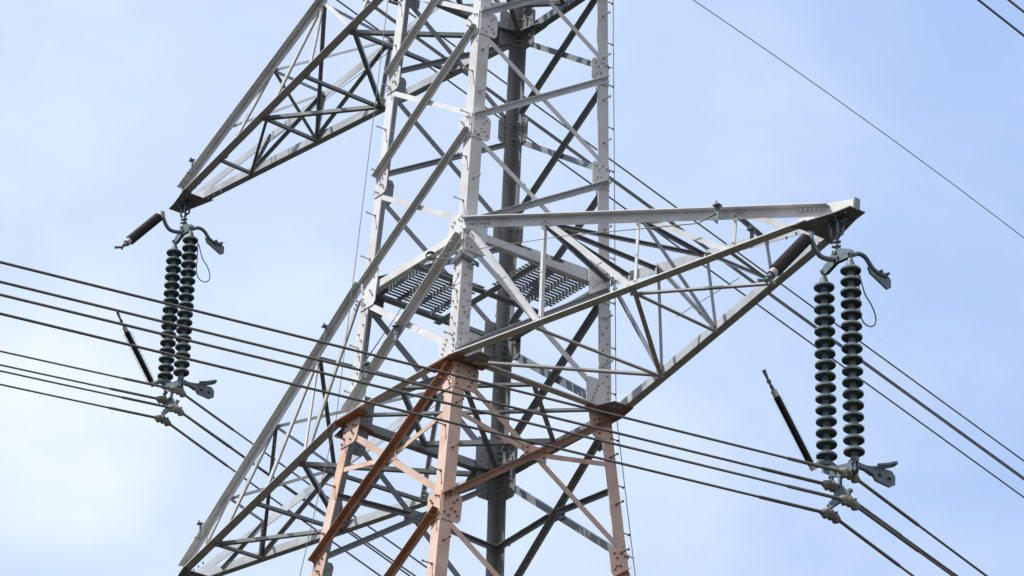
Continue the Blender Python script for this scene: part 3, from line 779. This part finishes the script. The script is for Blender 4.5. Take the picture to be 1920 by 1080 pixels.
RC = [(A1 - .10, 0, -3.854 + H0), (A1 - .44, 0, -3.911 + H0), (A1 - .10, 0, -4.24 + H0), (A1 - .47, 0, -4.30 + H0)]
LC = [(-A2 + .74, 0, Z4 - 3.90 + H0), (-A2 + .29, 0, Z4 - 3.93 + H0), (-A2 + .74, 0, Z4 - 4.26 + H0), (-A2 + .30, 0, Z4 - 4.30 + H0)]
assembly(V(A1 - 0.40, 0, H0 - 0.06), 0.036, 1, 'insulator_assembly', 'double string of grey-green disc insulators hung from the lower right crossarm', RC)
assembly(V(-A2 + 0.33, 0, H0 + Z4 - 0.06), 0.055, 1, 'insulator_assembly', 'double string of dark disc insulators hung from the upper left crossarm', LC)

# ---------------------------------------------------------------- conductors
def conductor(P, sl, sr, cl_, cr_, y0, y1, r, sleeve, name, label, group, sleeve_len=(1.15, 1.25)):
    """sl/sr: slope dz/dy on the near (-y) and far (+y) side; a quadratic adds the sag"""
    P = V(*P)
    def z(y):
        s = 0.12
        if y < -s: return sl * y + cl_ * y * y
        if y > s: return sr * y + cr_ * y * y
        t = (y + s) / (2 * s)
        za, zb_ = -sl * s, sr * s
        return za * (1 - t) + zb_ * t + 0.028 * (sl - sr) * 2 * t * (1 - t)
    ys = []
    y = y0
    while y < y1:
        ys.append(y); y += 0.04 if abs(y) < 0.3 else (0.25 if abs(y) < 4 else 1.5)
    ys.append(y1)
    m = MB(); tube(m, [V(0, y, z(y)) for y in ys], r, 10)
    o = m.build(name, WIRE); o.location = P
    tag(o, label, 'conductor', group)
    if sleeve:
        s = MB()
        ys = [-sleeve_len[0] + i * (sum(sleeve_len)) / 60 for i in range(61)]
        rr = [sleeve] * 61; rr[0] = r; rr[-1] = r
        tube(s, [V(0, y, z(y)) for y in ys], rr, 10); s.build('armour_rod', WIRE, o)
    return o
names = ['upper outer', 'upper inner', 'lower outer', 'lower inner']
g1 = 'conductors of the lower right bundle'; g2 = 'conductors of the upper left bundle'
RL = ['topmost of the four thick conductors crossing in front of the tower', 'second from top of the four conductors crossing in front of the tower',
      'third from top of the four conductors crossing in front of the tower', 'lowest of the four thick conductors crossing in front of the tower']
RS = [(0.1000, -0.318), (0.1005, -0.300), (0.1005, -0.300), (0.0990, -0.325)]
for i, P in enumerate(RC):
    conductor(P, RS[i][0], RS[i][1], 0.0, 0.0012, -70, 75, 0.0165, 0.0235, 'conductor_wire', RL[i], g1, (1.05 + .15 * (i % 2), 1.2))
LL = ['topmost of the four conductors clamped below the left insulators', 'second of the four conductors clamped below the left insulators',
      'third of the four conductors clamped below the left insulators', 'lowest of the four conductors clamped below the left insulators']
LS = [(0.118, -0.335), (0.120, -0.340), (0.118, -0.325), (0.118, -0.345)]
for i, P in enumerate(LC):
    conductor(P, LS[i][0], LS[i][1], 0.001, 0.0012, -70, 75, 0.0165, 0.0235, 'conductor_wire', LL[i], g2, (1.1, 1.2 + .2 * (i % 2)))
BL_ = ['topmost conductor passing behind the tower and the right insulators', 'upper of the two overlapping conductors passing behind the tower',
       'lower of the two overlapping conductors passing behind the tower', 'lowest conductor passing behind the tower towards the right edge']
BP = [(-A1 + .25, 13.62), (-A1 - .20, 13.60), (-A1 + .25, 13.24), (-A1 - .20, 13.20)]
for i, (x, z) in enumerate(BP):
    conductor((x, 0, z + H0), 0.10, -0.285, 0.0, 0.0, -70, 75, 0.0165, None, 'conductor_wire', BL_[i], 'conductors passing behind the tower')
TL_ = ['thick conductor crossing the top right corner of the picture', 'upper of two close conductors in the top right corner', 'lower of two close conductors in the top right corner']
for i, (x, z) in enumerate([(A2 - .3, 3.59), (A2 + .05, 3.90), (A2 - .3, 3.98)]):
    conductor((x, 0, z + H0), 0.10, -0.285, 0.0, 0.0, -70, 75, 0.0165, 0.0235 if i == 0 else None, 'conductor_wire', TL_[i], 'conductors in the top right corner', (1.1, 1.15))
m = MB(); ys = [-60 + 1.5 * i for i in range(90)]
tube(m, [V(0, y, 15.12 - 0.1286 * y - 0.0048 * y * y if y > 0 else 15.12 + 0.1 * y) for y in ys if y < 60], 0.0085, 8)
o = m.build('earth_wire', CABLE); o.location = (-6, 0, H0); tag(o, 'single thin earth wire slanting across the empty sky on the right', 'earth wire')
print('objects', len(bpy.data.objects))
